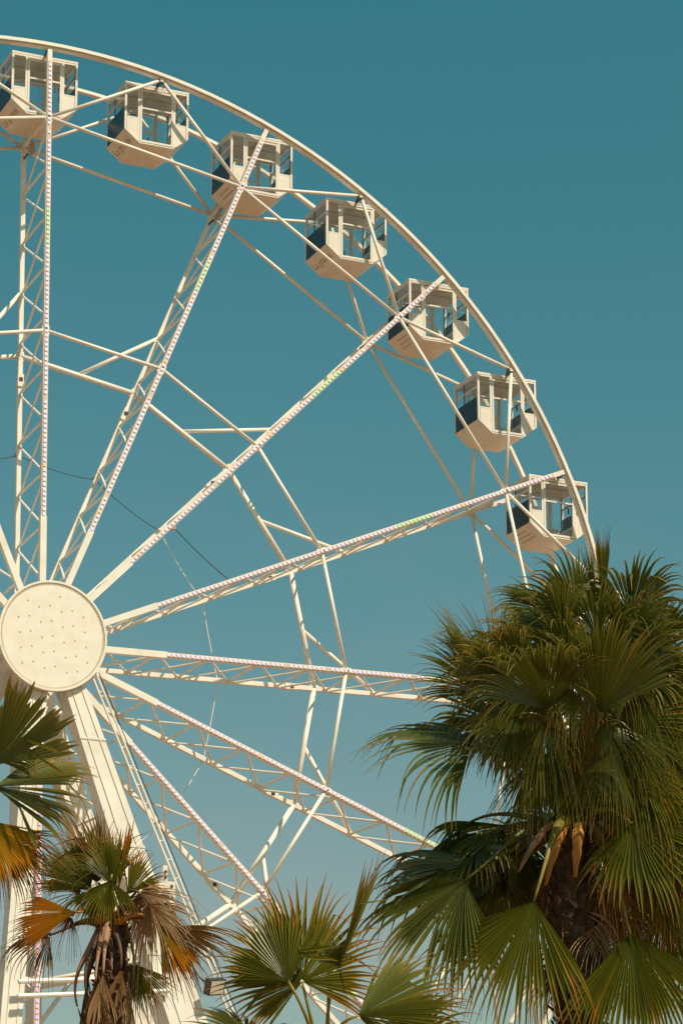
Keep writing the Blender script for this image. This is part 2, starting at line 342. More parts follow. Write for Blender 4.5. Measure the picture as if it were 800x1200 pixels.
mb.tube([(-0.4, -2.5, HZ-10.3), (0.6, -1.8, HZ-9.9), (0.8, -1.7, HZ-9.9)], 0.05, PAINT, 8)
mb.build('cross_tie', tower)
# ------------------------------------------------------------------ gondolas
GW, GD, ZT, ZL, ZB, GB = 0.953, 0.745, -0.087, -1.538, -1.911, 0.496
def gondola():
    t = thing('gondola', '', 'gondola', (0, 0, 0), YAW, 'gondolas hanging round the wheel rim')
    mb = MB(); th = 0.02                                    # shell: chamfered floor pan and the low end panels
    prof = [(-GW, ZL), (-GB, ZB), (GB, ZB), (GW, ZL)]
    ins = [(-GW+0.03, ZL+0.005), (-GB+0.012, ZB+0.03), (GB-0.012, ZB+0.03), (GW-0.03, ZL+0.005)]
    vs = [(x, -GD, z) for x, z in prof]+[(x, GD, z) for x, z in prof]+[(x, -GD, z) for x, z in ins]+[(x, GD, z) for x, z in ins]
    fs = [(i, i+4, i+5, i+1) for i in range(3)]+[(8+i, 9+i, 13+i, 12+i) for i in range(3)]
    fs += [(i, i+1, i+9, i+8) for i in range(3)]+[(4+i, 12+i, 13+i, 5+i) for i in range(3)]+[(0, 8, 12, 4), (3, 7, 15, 11)]
    mb.add(vs, fs, HULL)
    zw = -1.17                                              # sill of the end windows
    for sy in (-1, 1):
        for sx in (-1, 1):
            y0, y1 = sy*(GD-0.006), sy*(GD-0.03)
            q = [(sx*GW*0.995, zw), (sx*(GB+0.02), zw), (sx*(GB+0.02), ZB+0.035), (sx*GW*0.995, ZL)]
            vs = [(x, y0, z) for x, z in q]+[(x, y1, z) for x, z in q]
            mb.add(vs, [(0, 1, 2, 3), (4, 7, 6, 5), (0, 4, 5, 1), (1, 5, 6, 2), (2, 6, 7, 3), (3, 7, 4, 0)], HULL)
    mb.build('shell', t)
    mb = MB(); mb.box((0, 0, ZT-0.03), (GW+0.005, GD+0.005, 0.03), HULL); mb.box((0, 0, ZT+0.02), (0.5, 0.4, 0.02), HULL)
    rf = mb.build('roof', t)
    mb = MB(); mb.box((0, 0, ZT-0.066), (GW-0.05, GD-0.05, 0.005), GREYM)
    mb.tube([(0, -GD+0.06, ZT-0.09), (0, GD-0.06, ZT-0.09)], 0.02, GREYM, 6); mb.tube([(-GW+0.06, 0, ZT-0.09), (GW-0.06, 0, ZT-0.09)], 0.02, GREYM, 6)
    mb.build('ceiling_liner', rf)
    mb = MB()                                               # posts and rails
    zt = ZT-0.062
    for sx in (-1, 1):
        for sy in (-1, 1):
            mb.box((sx*(GW-0.03), sy*(GD-0.03), (zt+ZL)/2), (0.03, 0.03, (zt-ZL)/2), HULL)
            mb.box((sx*(GB+0.035), sy*(GD-0.028), (zt+ZB+0.06)/2), (0.03, 0.028, (zt-ZB-0.06)/2), HULL)
            mb.box((sx*(GB+GW)/2+0, sy*(GD-0.026), zt-0.028), ((GW-GB)/2-0.065, 0.024, 0.028), HULL)
            mb.box((sx*(GB+GW)/2, sy*(GD-0.026), zw+0.015), ((GW-GB)/2-0.065, 0.024, 0.018), HULL)
        mb.box((sx*(GW-0.028), 0, zt-0.026), (0.025, GD-0.062, 0.026), HULL)
        mb.box((sx*(GW-0.026), 0, -0.52), (0.022, GD-0.062, 0.020), HULL)
        mb.box((sx*(GW-0.026), 0.15, (zt-0.86)/2), (0.016, 0.016, (zt+0.86)/2-0.03), GASKET)
        mb.box((sx*(GW-0.05), 0, -0.52), (0.004, GD-0.062, 0.017), GASKET)
        for sy in (-1, 1): mb.box((sx*(GW-0.065), sy*(GD-0.03), (zt+ZL)/2), (0.006, 0.028, (zt-ZL)/2), GASKET)
    for sy in (-1, 1): mb.box((0, sy*(GD-0.026), zt-0.03), (GB, 0.024, 0.03), HULL)
    mb.build('frame', t)
    for sx in (-1, 1):                                      # dark lower half of the long sides
        mb = MB(); mb.box((sx*(GW-0.016), 0, (-0.86+ZL)/2), (0.012, GD-0.061, (-0.86-ZL)/2), NAVY)
        mb.box((sx*(GW-0.022), 0, -0.845), (0.02, GD-0.061, 0.014), NAVY); mb.build('side_panel', t)
        mb = MB(); mb.box((sx*(GW-0.012), 0, (-0.545-0.83)/2), (0.004, GD-0.062, 0.142), GLASS); mb.build('window', t)
        mb = MB(); mb.box((sx*(GW-0.012), 0, (zt-0.052-0.498)/2), (0.004, GD-0.062, (-0.052+zt+0.498)/2), GLASS); mb.build('window', t)
        for sy in (-1, 1):
            mb = MB(); mb.box((sx*(GB+GW)/2, sy*(GD-0.016), (zt-0.056+zw+0.034)/2), ((GW-GB)/2-0.064, 0.004, (zt-0.056-zw-0.034)/2), GLASS); mb.build('window', t)
    for sy in (-1, 1):                                      # a door in each end
        mb = MB(); yy = sy*(GD-0.012); zt2 = zt-0.10; zb2 = ZB+0.05
        for sx in (-1, 1): mb.box((sx*(GB-0.03), yy, (zt2+zb2)/2), (0.027, 0.02, (zt2-zb2)/2), HULL)
        mb.box((0, yy, zt2-0.025), (GB-0.058, 0.02, 0.025), HULL); mb.box((0, yy, zb2+0.03), (GB-0.058, 0.02, 0.03), HULL)
        mb.box((0, yy, -0.82), (GB-0.058, 0.018, 0.022), HULL); d = mb.build('door', t)
        mb = MB(); mb.box((0, yy, (zt2-0.051-0.797)/2), (GB-0.058, 0.004, (zt2-0.051+0.797)/2), GLASS); mb.build('door_glass', d)
        mb = MB(); mb.box((0, yy, (-0.843+zb2+0.061)/2), (GB-0.058, 0.004, (-0.843-zb2-0.061)/2), GLASS); mb.build('door_glass', d)
        mb = MB(); mb.box((0.30, yy+sy*0.03, -1.05), (0.018, 0.012, 0.09), DARK); mb.build('door_handle', d)
        mb = MB(); mb.beam((0, sy*(GD-0.05), ZT), (0, sy*(WW-0.07), 0), 0.035, 0.03, DARK, (0, 0, 1)); mb.box((0, sy*(WW-0.09), 0), (0.06, 0.035, 0.06), DARK)
        mb.build('hanger', t)
    for sx in (-1, 1):                                      # seat benches along the long sides
        mb = MB(); mb.box((sx*(GW-0.24), 0, -1.46), (0.19, GD-0.10, 0.03), GREYM); mb.box((sx*(GW-0.14), 0, -1.55), (0.05, GD-0.10, 0.06), GREYM); mb.build('bench', t)
    return t
SL = math.hypot(GW-GB, ZL-ZB)
def on_slope(s, y):      # s metres up the slope of the left floor panel from the pan edge
    u = s/SL; return Vector((-GB-(GW-GB)*u, y, ZB+(ZL-ZB)*u))
NRM = Vector((-(ZL-ZB), 0, -(GW-GB))).normalized()
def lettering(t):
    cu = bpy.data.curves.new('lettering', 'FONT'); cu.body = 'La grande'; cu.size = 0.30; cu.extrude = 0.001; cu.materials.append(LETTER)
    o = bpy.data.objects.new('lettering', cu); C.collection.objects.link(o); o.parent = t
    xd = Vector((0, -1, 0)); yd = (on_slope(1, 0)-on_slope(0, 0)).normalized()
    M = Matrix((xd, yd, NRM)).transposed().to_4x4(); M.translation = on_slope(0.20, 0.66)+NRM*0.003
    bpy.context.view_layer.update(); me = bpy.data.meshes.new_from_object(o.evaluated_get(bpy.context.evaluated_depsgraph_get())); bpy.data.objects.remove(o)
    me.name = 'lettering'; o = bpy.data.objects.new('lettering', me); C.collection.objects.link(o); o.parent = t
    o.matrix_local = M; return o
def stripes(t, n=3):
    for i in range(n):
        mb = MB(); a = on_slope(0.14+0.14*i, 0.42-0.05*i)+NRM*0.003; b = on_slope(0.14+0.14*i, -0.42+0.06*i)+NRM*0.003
        mb.beam(a, b, 0.016, 0.002, STRIPE, NRM); mb.build('dark_stripe', t)  # thin darker stripes laid along the sloped floor panel
base = gondola()
def copy_tree(o, parent=None):
    c = o.copy(); C.collection.objects.link(c)
    if parent: c.parent = parent
    for ch in list(o.children): copy_tree(ch, c)
    return c
GL = {0: 'white glass gondola at the wheel top, cut by the left frame edge',
      1: 'white gondola second from the wheel top, with faint lettering and no spoke over it',
      2: 'white gondola behind the upper end of the lit spoke right of the vertical one',
      3: 'white gondola with faint lettering underneath, fourth from the wheel top against open sky',
      4: 'white gondola crossed on its left corner by the end of the diagonal lit spoke',
      5: 'white gondola with bright dashes beneath, between the diagonal and the lowest visible spoke ends',
      6: 'white gondola just above the tall palm, behind the lowest lit spoke end',
      7: 'white gondola almost hidden behind the top leaves of the tall palm',
      8: 'white gondola hidden within the right side of the tall palm crown'}
SW = {0: .012, 1: .003, 2: 0, 3: -.001, 4: .002, 5: .005, 6: -.004}
gset = list(range(0, 9)); first = True
for i in gset:
    t = base if first else copy_tree(base)
    if first: kids0 = list(base.children)
    first = False
    p = P(RR, i/2, 0); cy, sy_ = math.cos(YAW), math.sin(YAW)
    t.location = HUB+Vector((p.x*cy-p.y*sy_, p.x*sy_+p.y*cy, p.z)); t.rotation_euler = (0, -SW.get(i, 0), YAW); t['label'] = GL[i]
bases = [o for o in bpy.data.objects if o.get('category') == 'gondola']
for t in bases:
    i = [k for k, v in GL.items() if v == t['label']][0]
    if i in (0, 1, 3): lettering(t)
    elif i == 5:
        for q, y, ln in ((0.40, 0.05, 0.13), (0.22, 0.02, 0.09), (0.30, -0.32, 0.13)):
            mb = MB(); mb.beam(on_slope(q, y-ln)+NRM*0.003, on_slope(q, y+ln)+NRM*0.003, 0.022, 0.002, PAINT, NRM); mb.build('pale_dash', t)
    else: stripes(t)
# ------------------------------------------------------------------ palms
RT = Vector((1, 0, 0)); FW = Vector((0, math.cos(PITCH), math.sin(PITCH))); UPV = Vector((0, -math.sin(PITCH), math.cos(PITCH)))
def W(px, py, depth):
    return CAM+depth*(FW+RT*((px-400)/FPX)+UPV*((600-py)/FPX))
def frond_mesh(name, a, n, L, spread, nseg, fuse, droop, fold, curl, mat, seed, ragged=0.12, pleat=0.9, thread=0.5, wscale=1.0):
    """fan leaf with its hub at the origin: a = axis, n = upper side"""
    r = np.random.RandomState(seed); a = np.array(a); n = np.array(n); b = np.cross(n, a)
    m = 11; V = []; F = []; A = []
    dphi = 2*spread/nseg; wv = r.uniform(0.04, 0.13); wf = r.uniform(2.5, 5.5); wp = r.uniform(0, 6.28); cf = r.uniform(6, 11); dw = r.uniform(0, 6.28)
    for i in range(nseg):
        phi = -spread+dphi*(i+0.5)+r.normal()*dphi*0.10
        phi += dphi*0.5*math.sin(cf*phi+wp)                 # blades bunch up in places
        if r.rand() < 0.025: continue
        Li = L*(0.66+0.34*max(0, math.cos(phi*0.72)))*(1+r.normal()*ragged*0.6)
        if r.rand() < 0.05*ragged/0.12: Li *= r.uniform(0.5, 0.8)
        fz = min(0.9, fuse*L*(0.80+0.20*math.cos(phi))/Li*(1+r.normal()*0.06))
        d = math.cos(phi)*a+math.sin(phi)*b-n*fold*(1-math.cos(phi))*0.9+n*wv*math.sin(wf*phi+wp)
        d /= np.linalg.norm(d); e = math.cos(phi)*b-math.sin(phi)*a
        pos = d*0.015; hang = droop*(1+r.normal()*0.3)*r.uniform(0.6, 1.3)*(1+0.35*math.sin(3.1*phi+dw)); tint = r.normal()*0.11+(0.35 if r.rand() < 0.05 else 0); side = r.normal()*0.30; bend = r.uniform(0.5, 1.0)
        start = len(V); tanp = math.tan(dphi/2)*wscale; wmax = fz*Li*tanp
        broken = r.rand() < 0.10; kink = r.randint(5, 9)
        tt = np.linspace(0, 1, m)
        for s in range(m):
            t = tt[s]; past = max(0.0, (t-fz)/(1-fz))
            if s:
                dz = hang*past**0.9*0.42*(1.6*(1-fz)+0.2)**-1*0.6+0.015*droop*t; d = d+np.array([0, 0, -1.0])*dz+e*side*past*0.06-n*curl*t*0.06
                if broken and s == kink: d = d+np.array([0, 0, -1.0])*0.9
                d /= np.linalg.norm(d); pos = pos+d*(Li/(m-1))
            e = e-d*np.dot(e, d); e /= np.linalg.norm(e); nn = np.cross(d, e)
            if t <= fz: h = max(0.004, t*Li*tanp*1.3)
            else: h = max(0.0018, wmax*(1.3-0.3*min(1, past*3))*(1-past**1.35))
            off = pleat*h
            V += [pos-e*h, pos-nn*off, pos+e*h] if np.dot(nn, n) >= 0 else [pos-e*h, pos+nn*off, pos+e*h]
            A += [t*0.8+past*0.2+tint]*3
        for s in range(m-1):
            q = start+s*3; F += [(q, q+1, q+4, q+3), (q+1, q+2, q+5, q+4)]
    me = bpy.data.meshes.new(name); me.from_pydata([tuple(v) for v in V], [], F); me.materials.append(mat)
    at = me.attributes.new('leafpos', 'FLOAT', 'POINT'); at.data.foreach_set('value', A)
    me.polygons.foreach_set('use_smooth', [False]*len(F)); me.update(); return me
def petiole_mesh(name, p0, p1, d0, d1, r0, r1, mat):
    mb = MB(); p0 = Vector(p0); p1 = Vector(p1); k = (p1-p0).length*0.4; c0 = p0+Vector(d0)*k; c1 = p1-Vector(d1)*k; pts = []
    for i in range(13):
        t = i/12; pts.append(p0*(1-t)**3+c0*3*t*(1-t)**2+c1*3*t*t*(1-t)+p1*t**3)
    mb.tube(pts, [r0*2.0*(1-i/12)**3+r0*(1-i/12)+r1*i/12 for i in range(13)], mat, 7); o = mb.build(name, None, True); return o
seedc = [100]
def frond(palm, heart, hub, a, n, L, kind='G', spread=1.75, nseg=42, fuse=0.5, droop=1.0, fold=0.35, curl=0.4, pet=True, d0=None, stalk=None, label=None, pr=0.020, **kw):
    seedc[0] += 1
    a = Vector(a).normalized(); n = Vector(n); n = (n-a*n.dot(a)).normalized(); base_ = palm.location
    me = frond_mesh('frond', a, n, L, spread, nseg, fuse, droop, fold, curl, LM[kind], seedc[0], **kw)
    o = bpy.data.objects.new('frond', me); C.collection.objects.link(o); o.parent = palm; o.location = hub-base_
    if label: o['label'] = label
    if pet:
        dd = Vector(d0).normalized() if d0 is not None else ((hub-heart).normalized()+Vector((0, 0, 0.5))).normalized()
        h0 = heart+Vector((dd.x, dd.y, 0))*0.10
        p = petiole_mesh('petiole', h0-hub, (0, 0, 0), dd, a, pr, 0.011, STALK[stalk or kind]); p.parent = o
    return o
def frame(theta, el, roll):
    """axis from the view angle theta (0 right, 90 up) and el towards the viewer; roll turns the upper side about it"""
    t, e = R_(theta), R_(el)
    a = (RT*math.cos(t)+UPV*math.sin(t))*math.cos(e)-FW*math.sin(e)
    n0 = -FW; n0 = (n0-a*n0.dot(a)).normalized()
    return a, Matrix.Rotation(R_(roll), 3, a) @ n0
def trunk(palm, heart, r0, r1, boots=True, seed=0):
    rr = random.Random(seed); h = heart.z; mb = MB(); pts = []; rad = []
    for i in range(25):
        t = i/24; pts.append((0.06*math.sin(t*3+seed), 0.05*math.cos(t*2.3+seed)-0.05, h*t)); rad.append(r0+(r1-r0)*t+0.012*math.sin(i*2.1+seed)+(0.10*max(0, 1-t*12)))
    mb.tube(pts, rad, BARK, 16)
    o = mb.build('trunk', palm, True)
    if boots:                                              # stubs of old leaf bases in a spiral
        mb = MB(); nb = 100
        for i in range(420):
            z = h-0.04-i*0.0085; t = z/h
            if z < h*0.3: break
            an = i*2.39996+rr.uniform(-0.4, 0.4); ra = r0+(r1-r0)*t
            out = Vector((math.cos(an), math.sin(an), 0)); sd = Vector((-math.sin(an), math.cos(an), 0))
            c = Vector((0.06*math.sin(t*3+seed), 0.05*math.cos(t*2.3+seed)-0.05, z))+out*(ra-0.02)
            l = rr.uniform(0.05, 0.15); ww = rr.uniform(0.025, 0.055); tipd = (out*rr.uniform(0.4, 0.9)+Vector((0, 0, 1))*rr.uniform(0.5, 0.9)).normalized()
            dn = out.cross(sd); q = sd.cross(tipd).normalized()
            vs = [c-sd*ww, c+sd*ww, c+sd*ww*0.9+q*0.035, c-sd*ww*0.9+q*0.035]
            e2 = c+tipd*l+sd*rr.uniform(-0.03, 0.03)
            vs += [e2-sd*ww*0.45, e2+sd*ww*0.45, e2+sd*ww*0.35+q*0.014, e2-sd*ww*0.35+q*0.014]
            mb.add(vs, [(0, 3, 2, 1), (4, 5, 6, 7), (0, 1, 5, 4), (1, 2, 6, 5), (2, 3, 7, 6), (3, 0, 4, 7)], BOOT)
        b = mb.build('leaf_base', o)
    return o
def palm(label, px, py, depth, r0, r1, seed):
    h = W(px, py, depth); p = thing('palm_tree', label, 'palm tree', (h.x, h.y, 0), 0, 'fan palms in the foreground')
    trunk(p, Vector((0, 0, h.z)), r0, r1, True, seed); return p, h
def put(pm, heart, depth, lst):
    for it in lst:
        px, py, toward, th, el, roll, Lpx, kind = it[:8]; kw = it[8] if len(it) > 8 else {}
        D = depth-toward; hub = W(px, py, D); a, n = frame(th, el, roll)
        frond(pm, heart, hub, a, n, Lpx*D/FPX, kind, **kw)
def auto(pm, heart, k, rr, kind, elev, az, plen, L, **kw):
    e, z = R_(elev), R_(az); d = Vector((math.cos(e)*math.sin(z), math.cos(e)*math.cos(z), math.sin(e)))
    hub = heart+d*plen; e2 = R_(elev-rr.uniform(10, 40)); a = Vector((math.cos(e2)*math.sin(z), math.cos(e2)*math.cos(z), math.sin(e2)))
    n = Vector((0, 0, 1)) if abs(a.z) < 0.9 else -Vector((d.x, d.y, 0)) if a.z > 0 else Vector((d.x, d.y, 0.1))
    n = Matrix.Rotation(rr.uniform(-0.5, 0.5), 3, a) @ n
    return frond(pm, heart, hub, a, n, L, kind, d0=(d.x, d.y, d.z+0.3), **kw)
# --- the tall palm on the right
MD = 24.0
mp, mh = palm('tallest green fan palm with a full crown, hiding the lower right of the wheel', 672, 968, MD, 0.22, 0.165, 1)
put(mp, mh, MD, [
 # hub px, hub py, towards viewer m, axis angle, tilt, roll, length px, kind
 (552, 872, 0.45, 168, 0, 66, 142, 'G', dict(droop=2.0, fold=0.5, fuse=0.45, spread=1.5)),
 (544, 1032, 0.75, 214, 10, 40, 152, 'G', dict(droop=1.1, fold=0.6, spread=1.4, fuse=0.55, nseg=44)),
 (556, 1012, 0.40, 176, -5, 62, 135, 'G', dict(droop=2.2, fold=0.7, fuse=0.5)),
 (625, 1056, 0.95, 249, 22, 14, 158, 'Y', dict(droop=1.1, fold=0.55, spread=0.95, fuse=0.56, nseg=40,  stalk='Y', pr=0.034, d0=(-0.35, -0.9, 0.15))),
 (740, 965, 0.65, -42, 20, -20, 116, 'G', dict(droop=1.2, fold=0.4, spread=1.9, fuse=0.55, stalk='Y')),
 (738, 1095, 0.80, -78, 22, -10, 156, 'Y', dict(droop=1.1, fold=0.55, spread=1.0, fuse=0.54, nseg=40)),
 (642, 832, 0.60, 108, 24, 172, 118, 'G', dict(droop=1.5, fold=0.25, spread=0.95, fuse=0.66)),
 (702, 836, 0.66, 82, 18, 178, 132, 'G', dict(droop=1.0, fold=0.2, spread=0.9, fuse=0.68)),
 (724, 846, 0.30, 40, -10, -20, 112, 'G', dict(droop=1.3, fold=0.4, spread=1.5, fuse=0.58)),
 (640, 716, 0.10, 150, 0, 45, 70, 'G', dict(droop=2.2, fold=0.7, spread=1.6, fuse=0.55)),
 (676, 722, 0.20, 118, -10, 20, 84, 'G', dict(droop=1.6, fold=0.5, spread=1.5, fuse=0.58)),
 (707, 712, 0.05, 91, 0, 15, 88, 'G', dict(droop=0.0, fold=0.0, spread=0.14, nseg=14, curl=0, fuse=0.75)),
 (697, 706, 0.00, 97, 0, 25, 62, 'Y', dict(droop=0.0, fold=0.0, spread=0.16, nseg=14, curl=0, fuse=0.75)),
 (738, 722, 0.05, 66, 5, 20, 84, 'G', dict(droop=2.0, fold=0.6, spread=1.8, fuse=0.58)),
 (700, 748, 0.30, 84, 20, 160, 78, 'G', dict(droop=1.5, fold=0.4, spread=1.7, fuse=0.58)),
 (664, 770, 0.40, 120, 20, 150, 82, 'G', dict(droop=1.5, fold=0.4, spread=1.7, fuse=0.58)),
 (752, 790, 0.20, 50, 10, 150, 84, 'G', dict(droop=1.6, fold=0.5, spread=1.7, fuse=0.58)),
 (570, 812, 0.25, 138, -5, 30, 96, 'G', dict(droop=1.0, fold=0.5, spread=0.8, fuse=0.55)),
 (566, 800, 0.15, 122, 0, 60, 104, 'G', dict(droop=0.3, fold=0.4, spread=0.35, fuse=0.6, nseg=14)),
 (580, 800, 0.05, 105, 0, 40, 98, 'G', dict(droop=0.5, fold=0.5, spread=0.7, fuse=0.5)),
 (616, 754, 0.25, 166, 0, 60, 66, 'G', dict(droop=2.2, fold=0.7, fuse=0.5)),
 (590, 974, 0.20, 192, 0, 74, 84, 'G', dict(droop=2.4, fold=0.7, fuse=0.45)),
 (604, 838, 0.55, 196, 0, 45, 88, 'G', dict(droop=2.4, fold=0.7, fuse=0.5)),
 (640, 846, 0.80, 250, 15, 30, 112, 'G', dict(droop=2.6, fold=1.2, spread=1.1, fuse=0.2, wscale=0.7, ragged=0.35, nseg=40)),
 (706, 848, 0.85, 285, 15, 20, 110, 'G', dict(droop=2.6, fold=1.2, spread=1.1, fuse=0.2, wscale=0.7, ragged=0.35, nseg=40)),
 (738, 856, 0.62, -50, 10, -10, 118, 'G', dict(droop=2.4, fold=1.0, spread=1.0, fuse=0.3, wscale=0.8, ragged=0.3, nseg=40)),
 (598, 802, 0.45, 150, 10, 150, 92, 'G', dict(droop=2.4, fold=0.4, spread=1.0, fuse=0.6)),
 (756, 826, 0.35, 60, 10, 165, 96, 'G', dict(droop=2.0, fold=0.4, spread=0.9, fuse=0.62)),
 (768, 868, 0.20, 5, 0, -30, 86, 'G', dict(droop=2.2, fold=0.6, fuse=0.5)),
 (640, 1010, -0.5, 240, -10, 0, 115, 'G', dict(droop=1.5, fuse=0.5)),
 (792, 1004, 0.10, -60, 0, 10, 110, 'Y', dict(droop=1.6, fold=0.6, fuse=0.5)),
])
put(mp, mh, MD, [                                          # hanging leaves that fill the middle of the crown
 (px_, py_, tw_, th_, 22, ro_, ln_, kd_, dict(droop=2.6, fold=1.0, spread=sp__, fuse=fu_, wscale=0.85, ragged=0.28, nseg=40, pr=0.014))
 for px_, py_, tw_, th_, ro_, ln_, kd_, sp__, fu_ in (
  (622, 896, 0.25, 262, 10, 100, 'Y', 0.9, 0.35),
  (650, 884, -0.2, 268, 0, 110, 'G', 0.9, 0.35), (690, 884, -0.2, 272, 10, 112, 'G', 0.9, 0.35), (716, 880, 0.60, 276, -20, 104, 'G', 1.0, 0.4),
  (742, 890, 0.45, 288, 0, 120, 'Y', 1.0, 0.45), (770, 884, 0.30, 270, 10, 120, 'G', 1.0, 0.4), (794, 890, 0.25, 262, 0, 130, 'G', 1.0, 0.4),
  (722, 950, 0.05, 285, 0, 130, 'G', 1.0, 0.4), (770, 985, 0.10, 275, 0, 130, 'Y', 1.0, 0.5), (612, 990, -0.3, 250, 0, 120, 'G', 1.0, 0.4),
  (625, 800, 0.45, 240, 0, 90, 'G', 1.0, 0.4), (668, 806, 0.75, 265, 0, 74, 'Y', 0.9, 0.3), (748, 806, 0.45, 290, 0, 92, 'G', 1.0, 0.4),
  (600, 770, 0.25, 225, 0, 84, 'G', 1.0, 0.45), (712, 770, 0.55, 280, 0, 80, 'G', 0.9, 0.35), (776, 800, 0.15, 275, 0, 100, 'G', 1.0, 0.4))])
put(mp, mh, MD, [
 (712, 1010, 0.20, 272, 0, 0, 170, 'D', dict(droop=2.6, fold=1.3, spread=0.7, fuse=0.3, wscale=0.6, ragged=0.35, nseg=26)),
 (728, 1030, 0.10, 268, 0, 20, 160, 'B', dict(droop=2.6, fold=1.3, spread=0.7, fuse=0.3, wscale=0.6, ragged=0.35, nseg=26)),
 (640, 1020, -0.10, 262, 0, 0, 170, 'D', dict(droop=2.6, fold=1.3, spread=0.6, fuse=0.3, wscale=0.5, ragged=0.35, nseg=24)),
 (700, 1060, 0.25, 274, 0, 0, 130, 'D', dict(droop=2.6, fold=1.3, spread=0.5, fuse=0.3, wscale=0.5, ragged=0.35, nseg=18)),
])
put(mp, mh, MD, [
 (660, 742, 0.30, 128, 15, 165, 84, 'G', dict(droop=1.5, fold=0.3, spread=0.9, fuse=0.62)),
 (730, 766, 0.40, 58, 15, 170, 88, 'G', dict(droop=1.5, fold=0.3, spread=0.9, fuse=0.62)),
 (610, 790, 0.40, 138, 10, 160, 92, 'Y', dict(droop=1.7, fold=0.3, spread=0.9, fuse=0.6)),
 (772, 760, 0.10, 75, 0, 150, 74, 'G', dict(droop=1.8, fold=0.4, spread=1.0, fuse=0.6)),
 (758, 930, 0.55, -70, 20, -10, 104, 'Y', dict(droop=1.6, fold=0.7, spread=1.3, fuse=0.52)),
])
put(mp, mh, MD, [
 (634, 846, 0.30, 246, 20, 10, 100, 'G', dict(droop=1.8, fold=0.6, spread=1.5, fuse=0.5, pet=False)),
 (664, 880, 0.25, 262, 20, 0, 96, 'G', dict(droop=1.8, fold=0.6, spread=1.4, fuse=0.5, pet=False)),
 (622, 820, 0.10, 235, 20, 20, 100, 'G', dict(droop=1.8, fold=0.6, spread=1.4, fuse=0.5, pet=False)),
])
rr = random.Random(5)
for i in range(34):                                        # the far side and middle of the crown
    az = rr.uniform(-105, 105); el = rr.choice([80, 70, 60, 50, 38, 26, 12, 0, -15, -30])+rr.uniform(-6, 6)
    auto(mp, mh, i, rr, 'G' if rr.random() < 0.85 else 'Y', el, az, rr.uniform(1.0, 1.6) if el > 40 else rr.uniform(0.7, 1.1), rr.uniform(0.70, 0.9), droop=rr.uniform(1.6, 2.4), fold=0.6, nseg=34, fuse=0.55)
for i in range(15):                                        # dead leaves folded down round the trunk
    az = i*360/15+rr.uniform(-10, 10); el = -72+rr.uniform(-10, 8)
    if 150 < az < 212: continue
    auto(mp, mh-Vector((0, 0, 0.25)), i, rr, 'D' if i % 3 else 'B', el, az, rr.uniform(0.4, 0.9), rr.uniform(0.6, 0.9), droop=2.6, fold=1.4, nseg=30, spread=1.0, stalk='D', pr=0.022, wscale=0.6, ragged=0.3)
mb = MB()                                                  # old cut stalk bases, orange and brown, hanging below the heart
for dx, l, wd, az_, m_ in ((-0.10, 0.52, 0.055, -0.16, 'O'), (0.02, 0.46, 0.06, -0.05, 'O'), (0.12, 0.30, 0.05, 0.12, 'B'), (-0.22, 0.42, 0.045, -0.25, 'D'), (0.2, 0.25, 0.05, 0.2, 'D')):
    mb = MB(); p0 = mh-mp.location+Vector((dx, -0.30, -0.02)); p1 = p0+Vector((az_*0.7, -0.22, -l*0.5)); p2 = p0+Vector((az_*1.2, -0.16, -l*1.1))
    n_ = 9; vs = []
    for q in range(n_):
        t = q/(n_-1); c = p0*(1-t)**2+p1*2*t*(1-t)+p2*t*t; h_ = wd*(1-0.75*t*t)*(0.75+0.25*math.cos(t*9+dx*20)**2)
        vs += [c+Vector((-h_, 0.02, 0)), c+Vector((h_*0.2, -0.045*(1-0.6*t), 0)), c+Vector((h_, 0.02, 0)), c+Vector((0, 0.05, 0))]
    fs = [(q*4+e, q*4+(e+1) % 4, q*4+4+(e+1) % 4, q*4+4+e) for q in range(n_-1) for e in range(4)]+[(3, 2, 1, 0), tuple(n_*4-4+e for e in range(4))]
    mb.add(vs, fs, STALK[m_]); mb.build('cut_stalk', mp)
# --- the palm behind it at the frame edge
BD = 26.5
bp, bh = palm('fan palm with dead hanging stalks, cut by the right frame edge behind the tallest palm', 842, 900, BD, 0.24, 0.17, 2)
put(bp, bh, BD, [
 (792, 842, 0.3, 175, 0, 40, 80, 'G', dict(droop=2.2, fold=0.6)),
 (798, 780, 0.0, 150, 0, 30, 44, 'G', dict(droop=1.8, fold=0.5)),
 (800, 930, 0.4, 215, 0, 0, 100, 'G', dict(droop=1.8, fold=0.6)),
 (780, 1010, 0.3, 250, 0, 0, 110, 'G', dict(droop=1.8, fold=0.8, spread=1.2)),
 (775, 1070, 0.3, 262, 0, 0, 120, 'Y', dict(droop=1.8, fold=0.8, spread=1.2)),
 (778, 706, 0.2, -75, 10, 0, 78, 'D', dict(droop=2.5, fold=1.2, nseg=9, spread=0.7, wscale=0.35, d0=(-0.5, 0, 0.8))),
 (752, 714, 0.2, -88, 10, 0, 75, 'D', dict(droop=2.5, fold=1.2, nseg=8, spread=0.7, wscale=0.35, d0=(-0.5, 0, 0.8))),
 (760, 950, 0.2, -88, 10, 0, 95, 'D', dict(droop=2.5, fold=1.2, nseg=14, spread=0.7, wscale=0.35, d0=(-0.5, 0, 0.8))),
])
for i in range(16):
    az = rr.uniform(-180, 180); el = rr.uniform(-35, 62)
    auto(bp, bh, i, rr, 'G', el, az, rr.uniform(0.6, 0.9), rr.uniform(0.65, 0.85), droop=1.9, fold=0.6, nseg=40)
for i in range(9):
    auto(bp, bh-Vector((0, 0, 0.3)), i, rr, 'D', -66+rr.uniform(-10, 8), i*40+rr.uniform(-12, 12), rr.uniform(0.5, 0.9), rr.uniform(0.6, 0.85), droop=2.4, fold=1.2, nseg=28, spread=1.2, stalk='D')
